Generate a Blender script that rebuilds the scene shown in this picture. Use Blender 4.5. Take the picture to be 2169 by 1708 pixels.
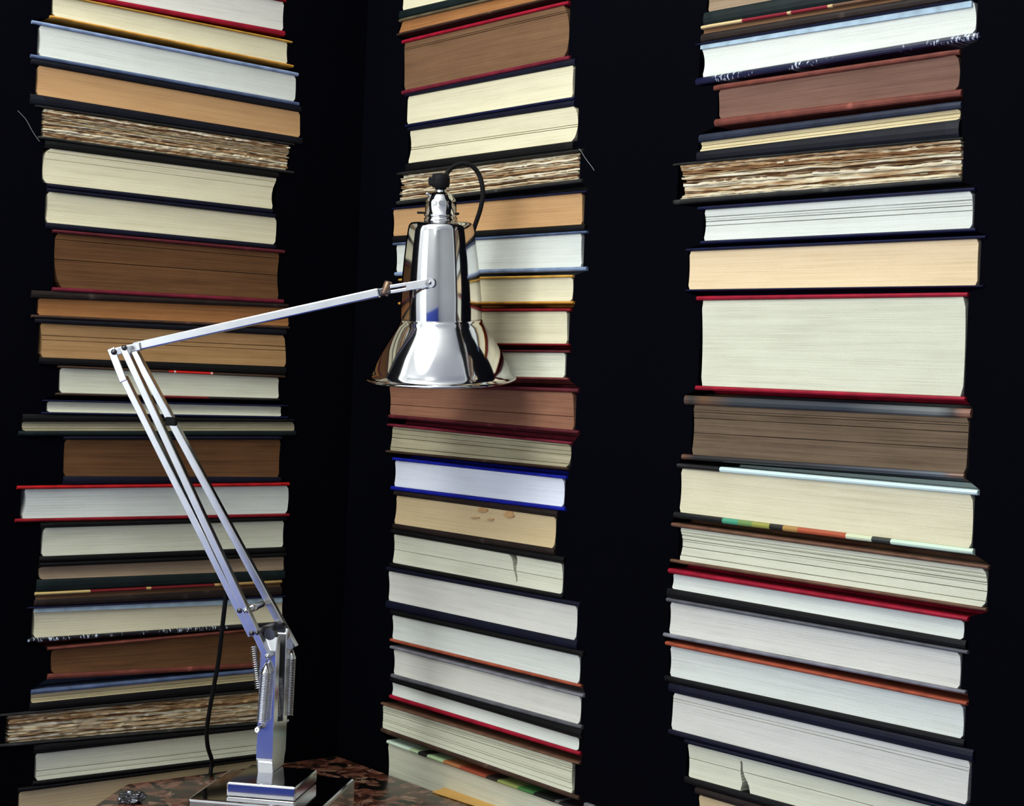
import bpy, bmesh, math, random
from mathutils import Vector, Matrix, noise
from mathutils.geometry import tessellate_polygon
for o in list(bpy.data.objects): bpy.data.objects.remove(o)
scene = bpy.context.scene
col = scene.collection
R = math.radians

# ------------------------------------------------------------------ camera
W, H, F = 2169.0, 1708.0, 3487.0
PITCH, ROLL, YAW = R(-0.694), R(2.398), R(39.672)
TABLE_Z, CORNER_DEPTH = 0.75, 2.2
ROT = Matrix.Rotation(math.pi / 2 + PITCH, 3, 'X') @ Matrix.Rotation(ROLL, 3, 'Z')
def ray(x, y): return ROT @ Vector(((x - W / 2) / F, -(y - H / 2) / F, -1.0))
_r = ray(715, 1592); _t = CORNER_DEPTH / _r.y
EYE = Vector((0, 0, TABLE_Z - _r.z * _t))
CORNER = Vector((_r.x * _t, CORNER_DEPTH, 0))
cam = bpy.data.cameras.new('camera'); cam.sensor_width = 36; cam.lens = F / W * 36; cam.clip_start = .05
camo = bpy.data.objects.new('camera', cam); col.objects.link(camo)
camo.matrix_world = Matrix.Translation(EYE) @ ROT.to_4x4()
scene.camera = camo
# ------------------------------------------------------------------ world, exposure
world = bpy.data.worlds.new('world'); scene.world = world; world.use_nodes = True
world.node_tree.nodes['Background'].inputs[0].default_value = (.55, .68, 1, 1)
world.node_tree.nodes['Background'].inputs[1].default_value = .25
vs = scene.view_settings
vs.view_transform = 'Standard'; vs.look = 'None'; vs.gamma = 1; vs.use_curve_mapping = False; vs.exposure = 0.09
# ------------------------------------------------------------------ room frame: the two book walls meet at CORNER
DL = Vector((math.cos(YAW), math.sin(YAW), 0))          # along the left wall, towards the corner
DR = Vector((math.sin(YAW), -math.cos(YAW), 0))         # along the right wall, away from the corner
FRAME = {'L': Matrix.Translation(CORNER) @ Matrix.Rotation(YAW, 4, 'Z'),
         'R': Matrix.Translation(CORNER) @ Matrix.Rotation(YAW - math.pi / 2, 4, 'Z')}
INV = {k: m.inverted() for k, m in FRAME.items()}
LEN_L, LEN_R, CEIL = 3.4, 3.8, 2.55
def area_light(name, side_frame, size, energy, color):
    l = bpy.data.lights.new(name, 'AREA'); l.shape = 'RECTANGLE'; l.size, l.size_y = size; l.energy = energy; l.color = color
    o = bpy.data.objects.new(name, l); col.objects.link(o); o.matrix_world = side_frame
    return o
# daylight entering through the two windows of the room behind the camera
WIN = {  # frame: origin at the window's sill centre on the wall, local x along the wall, local y pointing INTO the room
    'A': (Matrix.Translation(CORNER - DL * LEN_L + DR * 0.50) @ Matrix.Rotation(YAW - math.pi / 2, 4, 'Z'), 0.80, 2.0, .30)}
for k, e, c in (("A", 31, (.97, 1, .95)),):
    m, w, h, z = WIN[k]
    area_light('daylight_window', m @ Matrix.Translation((0, .012, z + h / 2)) @ Matrix.Rotation(math.pi / 2, 4, 'X'), (w - .06, h - .06), e, c)

# soft lamp added above the view, unseen, to brighten the upper books
FILL_POS = CORNER + DR * 0.54 - DL * 0.90 + Vector((0, 0, 2.12))
_l = bpy.data.lights.new('top_fill_light', 'POINT'); _l.energy = 36; _l.color = (.985, 1, .955); _l.shadow_soft_size = .34
_o = bpy.data.objects.new('top_fill_light', _l); col.objects.link(_o); _o.location = FILL_POS

_l = bpy.data.lights.new('rear_fill_light', 'POINT'); _l.energy = 15; _l.color = (.99, 1, .95); _l.shadow_soft_size = .2  # second unseen lamp, added to brighten the wall mirrored in the chrome
_o = bpy.data.objects.new('rear_fill_light', _l); col.objects.link(_o); _o.location = CORNER + DR * 1.9 - DL * 2.55 + Vector((0, 0, 2.2))

# ------------------------------------------------------------------ helpers
def tag(o, label=None, cat=None, group=None, kind=None):
    for k, v in (('label', label), ('category', cat), ('group', group), ('kind', kind)):
        if v: o[k] = v
    return o
def mesh_obj(name, verts, faces, mat, parent=None, smooth=False, uvs=None):
    me = bpy.data.meshes.new(name); me.from_pydata([tuple(v) for v in verts], [], faces); me.update()
    if uvs is not None:
        ul = me.uv_layers.new(name='UVMap')
        for lp in me.loops: ul.data[lp.index].uv = uvs[lp.vertex_index]
    if smooth: me.polygons.foreach_set('use_smooth', [True] * len(me.polygons))
    o = bpy.data.objects.new(name, me); col.objects.link(o)
    if mat: me.materials.append(mat)
    if parent: o.parent = parent
    return o
def bm_obj(name, bm, mat, parent=None, smooth=False):
    bmesh.ops.recalc_face_normals(bm, faces=bm.faces[:])
    me = bpy.data.meshes.new(name); bm.to_mesh(me); bm.free()
    if smooth: me.polygons.foreach_set('use_smooth', [True] * len(me.polygons))
    o = bpy.data.objects.new(name, me); col.objects.link(o)
    if mat: me.materials.append(mat)
    if parent: o.parent = parent
    return o
def empty(name, mat4):
    o = bpy.data.objects.new(name, None); o.empty_display_size = .05; col.objects.link(o); o.matrix_world = mat4
    return o
def bm_box(bm, x0, x1, y0, y1, z0, z1, bevel=0.0, M=None, seg=1):
    vs_ = [bm.verts.new((x, y, z)) for z in (z0, z1) for y in (y0, y1) for x in (x0, x1)]
    fs = [bm.faces.new([vs_[i] for i in f]) for f in ((0, 2, 3, 1), (4, 5, 7, 6), (0, 1, 5, 4), (2, 6, 7, 3), (0, 4, 6, 2), (1, 3, 7, 5))]
    if bevel:
        es = list({e for f in fs for e in f.edges})
        r = bmesh.ops.bevel(bm, geom=es, offset=bevel, segments=seg, affect='EDGES', profile=.5)
        vs_ = list({v for f in r['faces'] for v in f.verts})
    if M is not None: bmesh.ops.transform(bm, matrix=M, verts=[v for v in vs_ if v.is_valid])
def bm_prism(bm, poly, y0, y1, plane='xz', bevel=0.0):
    def P(a, b, c): return (a, c, b) if plane == 'xz' else ((a, b, c) if plane == 'xy' else (c, a, b))
    A = [bm.verts.new(P(a, b, y0)) for a, b in poly]; B = [bm.verts.new(P(a, b, y1)) for a, b in poly]
    n = len(poly); fs = [bm.faces.new(A), bm.faces.new(B[::-1])]
    for i in range(n): fs.append(bm.faces.new([A[i], B[i], B[(i + 1) % n], A[(i + 1) % n]]))
    if bevel:
        es = list({e for f in fs[:2] for e in f.edges})
        bmesh.ops.bevel(bm, geom=es, offset=bevel, segments=2, affect='EDGES', profile=.5)
def lathe(bm, prof, seg=48, M=None):
    rings = []
    for r, z in prof:
        rings.append([bm.verts.new((r * math.cos(2 * math.pi * i / seg), r * math.sin(2 * math.pi * i / seg), z)) for i in range(seg)] if r > 1e-6 else [bm.verts.new((0, 0, z))])
    for a, b in zip(rings, rings[1:]):
        for i in range(seg):
            j = (i + 1) % seg
            if len(a) == 1 and len(b) == 1: continue
            if len(a) == 1: bm.faces.new((a[0], b[j], b[i]))
            elif len(b) == 1: bm.faces.new((a[i], a[j], b[0]))
            else: bm.faces.new((a[i], a[j], b[j], b[i]))
    if M is not None: bmesh.ops.transform(bm, matrix=M, verts=[v for r in rings for v in r])
def tube_mesh(pts, rad, sides=8, close=True):
    pts = [Vector(p) for p in pts]; n = len(pts)
    vs_, fs = [], []; prev = None
    for i, p in enumerate(pts):
        t = (pts[min(i + 1, n - 1)] - pts[max(i - 1, 0)]).normalized()
        if prev is None:
            a = t.cross(Vector((0, 0, 1)));  a = a if a.length > 1e-3 else t.cross(Vector((1, 0, 0)))
            a.normalize()
        else:
            a = (prev - t * prev.dot(t)).normalized()
        prev = a; b = t.cross(a)
        rr = rad[i] if isinstance(rad, (list, tuple)) else rad
        for k in range(sides):
            an = 2 * math.pi * k / sides
            vs_.append(p + (a * math.cos(an) + b * math.sin(an)) * rr)
    for i in range(n - 1):
        for k in range(sides):
            j = (k + 1) % sides
            fs.append((i * sides + k, i * sides + j, (i + 1) * sides + j, (i + 1) * sides + k))
    if close:
        fs.append(tuple(range(sides))[::-1]); fs.append(tuple((n - 1) * sides + k for k in range(sides)))
    return vs_, fs
def spline(pts, sub=8):
    pts = [Vector(p) for p in pts]; out = []
    for i in range(len(pts) - 1):
        p0, p1, p2, p3 = pts[max(i - 1, 0)], pts[i], pts[i + 1], pts[min(i + 2, len(pts) - 1)]
        for s in range(sub):
            t = s / sub
            out.append(.5 * ((2 * p1) + (p2 - p0) * t + (2 * p0 - 5 * p1 + 4 * p2 - p3) * t * t + (-p0 + 3 * p1 - 3 * p2 + p3) * t ** 3))
    out.append(pts[-1]); return out

# ------------------------------------------------------------------ materials
def lin(c):
    return tuple((v / 255 / 12.92 if v / 255 <= .04045 else ((v / 255 + .055) / 1.055) ** 2.4) for v in c)
def new_mat(name):
    m = bpy.data.materials.new(name); m.use_nodes = True
    nt = m.node_tree; b = nt.nodes['Principled BSDF']
    return m, nt, b
def N(nt, typ, **kw):
    n = nt.nodes.new(typ)
    for k, v in kw.items(): setattr(n, k, v)
    return n
def ramp(nt, stops, interp='LINEAR'):
    r = N(nt, 'ShaderNodeValToRGB'); cr = r.color_ramp; cr.interpolation = interp
    while len(cr.elements) < len(stops): cr.elements.new(.5)
    for e, (p, c) in zip(cr.elements, stops): e.position = p; e.color = (*c, 1) if len(c) == 3 else c
    return r
def simple(name, c, rough=.5, metal=0.0, noise_amt=0.0, scale=40, bump=0.0, spec=.5):
    m, nt, b = new_mat(name)
    b.inputs['Base Color'].default_value = (*c, 1); b.inputs['Roughness'].default_value = rough; b.inputs['Metallic'].default_value = metal
    b.inputs['Specular IOR Level'].default_value = spec
    if noise_amt or bump:
        tc = N(nt, 'ShaderNodeTexCoord'); nz = N(nt, 'ShaderNodeTexNoise'); nz.inputs['Scale'].default_value = scale; nz.inputs['Detail'].default_value = 5
        nt.links.new(tc.outputs['Object'], nz.inputs['Vector'])
        if noise_amt:
            r = ramp(nt, [(.3, tuple(v * (1 - noise_amt) for v in c)), (.7, tuple(min(1, v * (1 + noise_amt)) for v in c))])
            nt.links.new(nz.outputs['Fac'], r.inputs[0]); nt.links.new(r.outputs[0], b.inputs['Base Color'])
        if bump:
            bp = N(nt, 'ShaderNodeBump'); bp.inputs['Strength'].default_value = bump; bp.inputs['Distance'].default_value = .002
            nt.links.new(nz.outputs['Fac'], bp.inputs['Height']); nt.links.new(bp.outputs[0], b.inputs['Normal'])
    return m
PAGE = {  # page edge colours (sRGB): light, dark streak, streak amount
    'white': ((213, 217, 211), (184, 187, 179), .4), 'cold': ((222, 226, 238), (200, 204, 218), .25),
    'grey': ((214, 212, 205), (184, 181, 172), .4), 'cream': ((220, 213, 184), (188, 176, 142), .45),
    'pale': ((214, 214, 194), (178, 176, 154), .45), 'peach': ((226, 203, 168), (205, 176, 136), .5), 'tan': ((190, 150, 106), (160, 118, 78), .5),
    'butter': ((206, 184, 144), (180, 152, 110), .4), 'umber': ((120, 90, 65), (84, 60, 42), .75), 'rust': ((160, 110, 66), (112, 68, 38), .7),
    'ochre': ((176, 138, 94), (138, 100, 62), .7), 'chestnut': ((108, 74, 46), (70, 45, 27), .8), 'maroon': ((118, 88, 76), (88, 61, 52), .7),
    'russet': ((146, 102, 80), (108, 70, 54), .7), 'dust': ((150, 130, 108), (112, 94, 76), .7), 'bark': ((112, 94, 76), (72, 58, 46), .85), 'stone': ((176, 168, 140), (134, 124, 98), .8),
    'ragged': ((220, 205, 175), (120, 82, 52), .9), 'red_edge': ((214, 200, 160), (170, 150, 110), .6)}
_pm = {}
def page_mat(kind, seed):
    key = (kind, seed % 4)
    if key in _pm: return _pm[key]
    a, bcol, amt = PAGE[kind]; a, bcol = lin(a), lin(bcol)
    m, nt, b = new_mat('page_edges_' + kind)
    uv = N(nt, 'ShaderNodeUVMap')
    def nz(sx, sy, det, off):
        mp = N(nt, 'ShaderNodeMapping'); mp.inputs['Scale'].default_value = (sx, sy, 1); mp.inputs['Location'].default_value = (off, off * 1.7, 0)
        t = N(nt, 'ShaderNodeTexNoise', noise_dimensions='2D'); t.inputs['Scale'].default_value = 1; t.inputs['Detail'].default_value = det; t.inputs['Roughness'].default_value = .6
        nt.links.new(uv.outputs[0], mp.inputs[0]); nt.links.new(mp.outputs[0], t.inputs['Vector']); return t
    fine = nz(7, 900, 3, 3.1 * (seed % 4)); mid = nz(5, 190, 4, 11 + 5.3 * (seed % 4)); blot = nz(16, 40, 5, 31 + 2.3 * (seed % 4)); grain = nz(700, 700, 2, 1)
    mix = N(nt, 'ShaderNodeMath', operation='MULTIPLY_ADD'); mix.inputs[1].default_value = .55
    nt.links.new(fine.outputs['Fac'], mix.inputs[0])
    m2 = N(nt, 'ShaderNodeMath', operation='MULTIPLY_ADD'); m2.inputs[1].default_value = .45; nt.links.new(mid.outputs['Fac'], m2.inputs[0])
    m3 = N(nt, 'ShaderNodeMath', operation='MULTIPLY'); m3.inputs[1].default_value = .30; nt.links.new(blot.outputs['Fac'], m3.inputs[0])
    nt.links.new(m3.outputs[0], m2.inputs[2]); nt.links.new(m2.outputs[0], mix.inputs[2])
    dark = tuple(x * (1 - amt) + y * amt for x, y in zip(a, bcol))
    r = ramp(nt, [(.42, tuple(v * .92 for v in dark)), (.62, tuple((x + y) / 2 for x, y in zip(a, dark))), (.8, a)])
    nt.links.new(mix.outputs[0], r.inputs[0])
    hs = N(nt, 'ShaderNodeMix', data_type='RGBA', blend_type='MULTIPLY'); hs.inputs[0].default_value = .35
    gr = ramp(nt, [(.3, (.72, .74, .70)), (.7, (1, 1, 1))]); nt.links.new(grain.outputs['Color'], gr.inputs[0])
    nt.links.new(r.outputs[0], hs.inputs[6]); nt.links.new(gr.outputs[0], hs.inputs[7])
    nt.links.new(hs.outputs[2], b.inputs['Base Color'])
    bp = N(nt, 'ShaderNodeBump'); bp.inputs['Strength'].default_value = .35; bp.inputs['Distance'].default_value = .0012
    nt.links.new(mix.outputs[0], bp.inputs['Height']); nt.links.new(bp.outputs[0], b.inputs['Normal'])
    b.inputs['Roughness'].default_value = .9; b.inputs['Specular IOR Level'].default_value = .15
    _pm[key] = m; return m
def ragged_mat():
    if 'rag' in _pm: return _pm['rag']
    m, nt, b = new_mat('deckle_pages')
    at = N(nt, 'ShaderNodeAttribute', attribute_name='tone'); uv = N(nt, 'ShaderNodeUVMap')
    mp = N(nt, 'ShaderNodeMapping'); mp.inputs['Scale'].default_value = (28, 260, 1)
    t = N(nt, 'ShaderNodeTexNoise', noise_dimensions='2D'); t.inputs['Scale'].default_value = 1; t.inputs['Detail'].default_value = 5
    nt.links.new(uv.outputs[0], mp.inputs[0]); nt.links.new(mp.outputs[0], t.inputs['Vector'])
    ad = N(nt, 'ShaderNodeMath', operation='MULTIPLY_ADD'); ad.inputs[1].default_value = .75
    nt.links.new(t.outputs['Fac'], ad.inputs[0]); nt.links.new(at.outputs['Fac'], ad.inputs[2])
    r = ramp(nt, [(.34, lin((112, 78, 50))), (.52, lin((178, 144, 104))), (.70, lin((214, 202, 172))), (.95, lin((232, 228, 208)))])
    nt.links.new(ad.outputs[0], r.inputs[0]); nt.links.new(r.outputs[0], b.inputs['Base Color'])
    b.inputs['Roughness'].default_value = .9; b.inputs['Specular IOR Level'].default_value = .15
    _pm['rag'] = m; return m
COVER = {'black': (8, 8, 10), 'ink': (13, 15, 24), 'navy': (16, 20, 52), 'deepnavy': (11, 13, 32), 'bluegrey': (128, 146, 180), 'slate': (78, 92, 122), 'slate2': (34, 40, 56),
         'steel': (118, 136, 164), 'red': (170, 22, 26), 'crimson': (142, 16, 40), 'darkred': (124, 18, 28), 'wine': (104, 28, 44), 'plum': (84, 28, 36), 'maroonlt': (110, 48, 46),
         'yellow': (192, 146, 62), 'amber': (196, 140, 56), 'brown': (100, 70, 54), 'umber': (62, 44, 35), 'leather': (108, 56, 46), 'greenblack': (15, 26, 27),
         'worn': (66, 66, 66), 'charcoal': (38, 38, 37), 'olive': (92, 80, 60), 'blue': (15, 26, 140), 'orange': (150, 72, 50), 'grey': (116, 116, 124), 'smoke': (84, 84, 90), 'mint': (196, 214, 210), 'coffee': (34, 25, 22)}
_cm = {}
def cover_mat(c):
    key = str(c)
    if key in _cm: return _cm[key]
    if isinstance(c, str):
        base = lin(COVER[c]); m = simple('cover_' + c, base, .55, 0, .28, 55, .25, .2)
        if c in ('worn', 'charcoal', 'leather', 'plum', 'umber', 'coffee'):
            nt = m.node_tree; b = nt.nodes['Principled BSDF']; b.inputs['Roughness'].default_value = .6
            r = [n for n in nt.nodes if n.type == 'VALTORGB'][0].color_ramp
            e = r.elements.new(.66); e.color = (*[min(1, v * 1.15) for v in base], 1)
            r.elements[2].position = .78; r.elements[2].color = (*[min(1, v * 2.4 + .02) for v in base], 1)
    elif c[0] == 'flecks':
        m = simple('cover_flecks', lin(COVER[c[1]]), .3, 0, 0, 1)
        nt = m.node_tree; b = nt.nodes['Principled BSDF']; uv = N(nt, 'ShaderNodeUVMap'); mp = N(nt, 'ShaderNodeMapping'); mp.inputs['Scale'].default_value = (420, 160, 1)
        t = N(nt, 'ShaderNodeTexNoise', noise_dimensions='2D'); t.inputs['Scale'].default_value = 1; t.inputs['Detail'].default_value = 2
        mp2 = N(nt, 'ShaderNodeMapping'); mp2.inputs['Scale'].default_value = (14, 3, 1); t2 = N(nt, 'ShaderNodeTexNoise', noise_dimensions='2D'); t2.inputs['Scale'].default_value = 1
        nt.links.new(uv.outputs[0], mp.inputs[0]); nt.links.new(mp.outputs[0], t.inputs['Vector']); nt.links.new(uv.outputs[0], mp2.inputs[0]); nt.links.new(mp2.outputs[0], t2.inputs['Vector'])
        mu = N(nt, 'ShaderNodeMath', operation='MULTIPLY'); nt.links.new(t.outputs['Fac'], mu.inputs[0]); nt.links.new(t2.outputs['Fac'], mu.inputs[1])
        base = lin(COVER[c[1]]); r = ramp(nt, [(.33, base), (.40, lin((190, 200, 214)))]); nt.links.new(mu.outputs[0], r.inputs[0]); nt.links.new(r.outputs[0], b.inputs['Base Color'])
    else:  # a printed strip: ('strip', [(position, rgb), ...])
        m, nt, b = new_mat('cover_printed')
        uv = N(nt, 'ShaderNodeUVMap', uv_map='along'); sx = N(nt, 'ShaderNodeSeparateXYZ')
        r = ramp(nt, [(p, lin(k)) for p, k in c[1]], 'CONSTANT' if c[0] == 'strip' else 'LINEAR')
        nt.links.new(uv.outputs[0], sx.inputs[0]); nt.links.new(sx.outputs[0], r.inputs[0]); nt.links.new(r.outputs[0], b.inputs['Base Color']); b.inputs['Roughness'].default_value = .35
    _cm[key] = m; return m

# ------------------------------------------------------------------ unprojection of measured edges onto the real wall planes
FRONT = -.004      # fore-edge of the boards stands 4 mm proud of the black wall
def on_wall(side, x, y, yl=FRONT + .002):
    d = INV[side].to_3x3() @ ray(x, y); e = INV[side] @ EYE
    t = (yl - e.y) / d.y; p = e + d * t
    return p.x, p.z
def line(p, q):
    k = (q[1] - p[1]) / (q[0] - p[0]); return lambda u: p[1] + k * (u - p[0])

# Books, top to bottom.  P = page block corners TL TR BR BL (photo pixels), k = paper, b = side bulge (left, right) px,
# T / B = top / bottom board (x0, x1, thickness px, colour), g = number of section gaps, s = special
K = 'black'
LEFT = [
 dict(P=(116,-92,603,5,601,65,116,-24), k='grey', T=(110,606,9,'darkred'), B=(112,604,11,'crimson'), l='white-paged hardback with crimson boards, topmost of the left stack'),
 dict(P=(114,-10,610,90,610,135,114,33), k='cream', T=(108,619,5,'yellow'), B=(107,622,6,'amber'), l='cream-paged book with thin yellow covers, above the blue-grey white book at top left'),
 dict(P=(84,53,627,161,625,215,83,117), k='white', b=(4,3), T=(68,632,8,'bluegrey'), B=(66,634,8,'slate'), l='bright white-paged hardback with blue-grey boards, third from top in the left stack'),
 dict(P=(81,138,636,238,636,291,78,200), k='tan', b=(3,2), T=(66,638,8,'ink'), B=(65,641,8,'ink'), l='tan-paged dark hardback directly above the ragged book, upper left stack'),
 dict(P=(92,229,617,308,611,361,92,289), k='ragged', T=(75,624,5,'charcoal'), B=(82,624,6,'charcoal'), s='thread', l='tattered deckle-edged book with loose thread, upper part of the left stack'),
 dict(P=(105,314,589,378,580,443,95,387), k='cream', b=(-7,-6), T=(96,590,6,K), B=(100,578,7,'deepnavy'), g=2, l='cream-paged hardback directly below the upper ragged book, left stack'),
 dict(P=(102,406,586,462,583,518,98,471), k='cream', b=(3,3), T=(100,584,6,'deepnavy'), B=(98,584,7,'deepnavy'), l='cream-paged navy hardback resting on the thick dark brown book, left stack'),
 dict(P=(121,494,594,537,592,634,128,609), k='chestnut', b=(-7,-3), T=(112,603,8,'plum'), B=(112,601,9,'wine'), g=2, l='thick dark brown-paged book with wine-red boards, behind the upper lamp arm'),
 dict(P=(82,632,613,653,613,691,81,667), k='rust', b=(2,0), T=(67,611,5,'coffee'), B=(67,613,7,'umber'), l='thin rust-paged old book with curled covers, under the thick brown one on the left'),
 dict(P=(86,685,603,711,606,777,88,757), k='ochre', b=(4,3), T=(74,606,6,'ink'), B=(84,606,9,K), g=2, l='ochre-paged book behind the lamp elbow, left stack'),
 dict(P=(129,780,592,801,592,844,128,832), k='pale', T=(123,604,6,('strip', [(0, (64,44,30)), (.46, (200,24,24)), (.482, (230,200,190)), (.49, (200,24,24)), (.645, (230,200,190)), (.653, (200,24,24)), (.66, (60,42,30))])), B=(119,592,6,('strip', [(0, (60,44,34)), (.3, (22,20,22)), (.45, (110,20,26)), (.66, (22,20,22))])), l='white-paged book with a bright red patch on its top cover, left stack'),
 dict(P=(102,851,597,862,597,882,102,873), k='pale', T=(91,610,4,'navy'), B=(89,610,5,'navy'), l='slim white-paged book with navy covers, middle of the left stack'),
 dict(P=(51,894,622,895,624,913,51,913), k='stone', b=(-2,3), T=(48,624,5,K), B=(40,627,8,'greenblack'), g=3, l='wide thin grey-paged book under the slim navy one, left stack'),
 dict(P=(139,932,596,932,592,1011,136,1009), k='chestnut', T=(135,597,6,'deepnavy'), B=(135,596,8,'deepnavy'), l='narrow brown-paged book directly above the red-covered one, left stack'),
 dict(P=(53,1037,611,1030,608,1088,46,1099), k='white', b=(7,4), T=(37,613,8,'red'), B=(33,613,8,'darkred'), l='white-paged hardback with bright red boards, jutting out of the left stack'),
 dict(P=(95,1119,603,1104,601,1159,89,1179), k='pale', T=(86,606,10,K), B=(84,604,10,K), l='plain white-paged black book directly under the red hardback, left stack'),
 dict(P=(87,1202,603,1180,603,1208,87,1228), k='dust', b=(-3,0), T=(84,606,8,K), B=(79,604,7,'greenblack'), l='thin drab grey-paged book above the striped paperback, left stack'),
 dict(P=(77,1262,596,1236,596,1243,77,1271), k='umber', T=(75,597,7,('strip', [(0, (196,170,110)), (.2, (112,24,30)), (.42, (190,160,100)), (.44, (112,24,30)), (.7, (190,160,100)), (.72, (150,110,60)), (.8, (176,140,84))])), B=(74,597,5,'coffee'), n='paperback_book', l='slim paperback with yellow and dark red striped cover, lower left stack'),
 dict(P=(72,1290,600,1266,600,1317,72,1352), k='cream', b=(3,0), T=(60,604,4,'navy'), B=(61,604,9,('flecks','ink')), s='band', l='cream-paged book with blue-stained top edge, behind the lower lamp bars'),
 dict(P=(112,1378,588,1334,588,1402,112,1428), k='chestnut', b=(-2,0), T=(102,590,7,'leather'), B=(102,592,12,'leather'), l='brown-paged book with reddish leather boards, behind the lamp post'),
 dict(P=(68,1472,590,1422,590,1437,68,1490), k='red_edge', T=(67,594,10,'slate'), B=(64,594,7,K), g=3, l='thin cream-paged book above the lower ragged one, left stack'),
 dict(P=(16,1518,592,1462,592,1526,16,1576), k='ragged', b=(4,0), T=(2,596,6,'charcoal'), B=(0,596,7,'charcoal'), l='wide tattered deckle-edged book near the bottom of the left stack'),
 dict(P=(77,1598,592,1540,592,1592,77,1655), k='pale', b=(2,0), T=(72,596,8,K), B=(70,596,10,K), g=2, l='pale-paged book under the wide ragged one, beside the lamp cable'),
 dict(P=(42,1679,592,1605,592,1670,42,1745), k='butter', T=(38,596,9,K), B=(36,596,10,K), l='butter-coloured book at the bottom of the left stack, behind the table'),
]
MID = [
 dict(P=(850,-34,1195,-112,1195,-58,851,22), k='cream', T=(846,1198,8,K), B=(846,1198,6,'greenblack'), l='cream-paged book cut by the picture top, middle stack'),
 dict(P=(851,46,1197,-35,1197,-14,843,70), k='rust', b=(-2,0), T=(845,1200,7,'olive'), B=(841,1200,6,'umber'), l='thin orange-brown old book above the thick brown one, middle stack'),
 dict(P=(855,92,1195,11,1196,119,855,191), k='umber', b=(-2,6), T=(851,1204,8,'crimson'), B=(851,1206,9,'wine'), g=2, l='thick brown-paged book with crimson boards, top of the middle stack'),
 dict(P=(863,205,1214,138,1212,205,861,263), k='cream', b=(-3,-4), T=(858,1217,5,'deepnavy'), B=(858,1216,7,'navy'), l='cream-paged navy hardback just below the thick brown book, middle stack'),
 dict(P=(866,278,1216,225,1212,299,862,346), k='cream', b=(3,6), T=(863,1216,6,'deepnavy'), B=(860,1214,5,K), g=2, l='cream-paged hardback directly above the ragged book, middle stack'),
 dict(P=(846,371,1223,322,1223,379,845,425), k='ragged', T=(840,1234,6,'charcoal'), B=(840,1232,9,'charcoal'), s='thread', l='tattered deckle-edged book behind the lamp cable loop, middle stack'),
 dict(P=(831,445,1232,409,1232,475,831,500), k='tan', b=(0,-3), T=(830,1242,5,'navy'), B=(832,1239,7,K), l='tan-paged book behind the lamp socket, middle stack'),
 dict(P=(838,520,1231,495,1231,565,838,576), k='white', b=(-1,-4), T=(832,1243,6,'slate'), B=(836,1242,9,'steel'), l='bright white-paged hardback with grey-blue boards behind the lamp shade'),
 dict(P=(848,596,1211,588,1209,638,849,640), k='cream', T=(844,1213,6,'yellow'), B=(844,1214,6,'amber'), l='cream-paged book with yellow covers behind the lamp shade'),
 dict(P=(851,662,1200,660,1200,728,851,726), k='cream', b=(0,-3), T=(849,1208,7,'darkred'), B=(849,1205,5,'darkred'), l='cream-paged book with thin dark red boards, right of the shade neck'),
 dict(P=(851,745,1196,748,1194,800,851,793), k='pale', b=(0,-2), T=(849,1206,6,'plum'), B=(849,1203,6,'maroonlt'), l='white-paged book with brown-red boards, right of the shade dome'),
 dict(P=(823,818,1212,832,1214,911,824,878), k='russet', b=(0,-2), T=(822,1224,9,'plum'), B=(823,1225,8,'plum'), g=1, l='reddish brown-paged book just below the lamp shade rim'),
 dict(P=(830,904,1205,942,1200,990,824,954), k='stone', b=(-1,3), T=(820,1210,6,'wine'), B=(817,1203,6,'umber'), g=4, l='grey-paged old book above the royal blue hardback, middle stack'),
 dict(P=(835,976,1192,1015,1191,1074,833,1030), k='cold', T=(831,1199,7,'blue'), B=(828,1196,9,'blue'), l='white-paged hardback with royal blue boards, middle stack'),
 dict(P=(838,1050,1175,1096,1171,1162,833,1109), k='butter', T=(834,1180,8,'coffee'), B=(832,1174,9,'coffee'), s='stain', l='narrow butter-paged book with faint stains, under the blue one in the middle stack'),
 dict(P=(833,1132,1188,1194,1188,1259,830,1192), k='pale', T=(828,1194,9,K), B=(826,1192,9,K), g=1, s='tear', l='torn grey-white book with a dark gash, middle stack'),
 dict(P=(821,1210,1220,1285,1217,1357,821,1272), k='grey', T=(818,1228,9,'deepnavy'), B=(818,1222,11,'deepnavy'), l='grey-white paged navy book directly below the torn one, middle stack'),
 dict(P=(829,1303,1225,1390,1224,1449,829,1353), k='white', T=(826,1235,7,K), B=(826,1231,7,'orange'), l='white-paged book with an orange lower board, middle stack'),
 dict(P=(832,1376,1228,1477,1225,1535,832,1428), k='grey', T=(826,1235,7,'grey'), B=(828,1232,9,'smoke'), l='grey-white paged book with grey boards, lower middle stack'),
 dict(P=(829,1446,1223,1564,1222,1591,828,1472), k='white', T=(826,1231,7,K), B=(825,1229,9,'crimson'), l='slim white-paged book with a red lower board, lower middle stack'),
 dict(P=(809,1494,1212,1617,1212,1682,808,1542), k='pale', b=(-1,-5), T=(807,1226,6,'brown'), B=(807,1226,10,'umber'), g=7, l='brown-boarded book with lined pages, second from the table in the middle stack'),
 dict(P=(820,1576,1216,1716,1216,1815,820,1662), k='pale', T=(819,1222,8,('strip', [(0, (200,220,200)), (.14, (170,190,150)), (.19, (30,30,30)), (.24, (170,196,150)), (.33, (170,110,70)), (.42, (150,70,50)), (.56, (40,36,34)), (.62, (130,140,80)), (.72, (60,110,60)), (.8, (24,26,24)), (.9, (90,90,90)), (.92, (20,20,22))])), B=(818,1222,9,K), l='white-paged book with colourful printed cover, lowest of the middle stack'),
]
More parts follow.
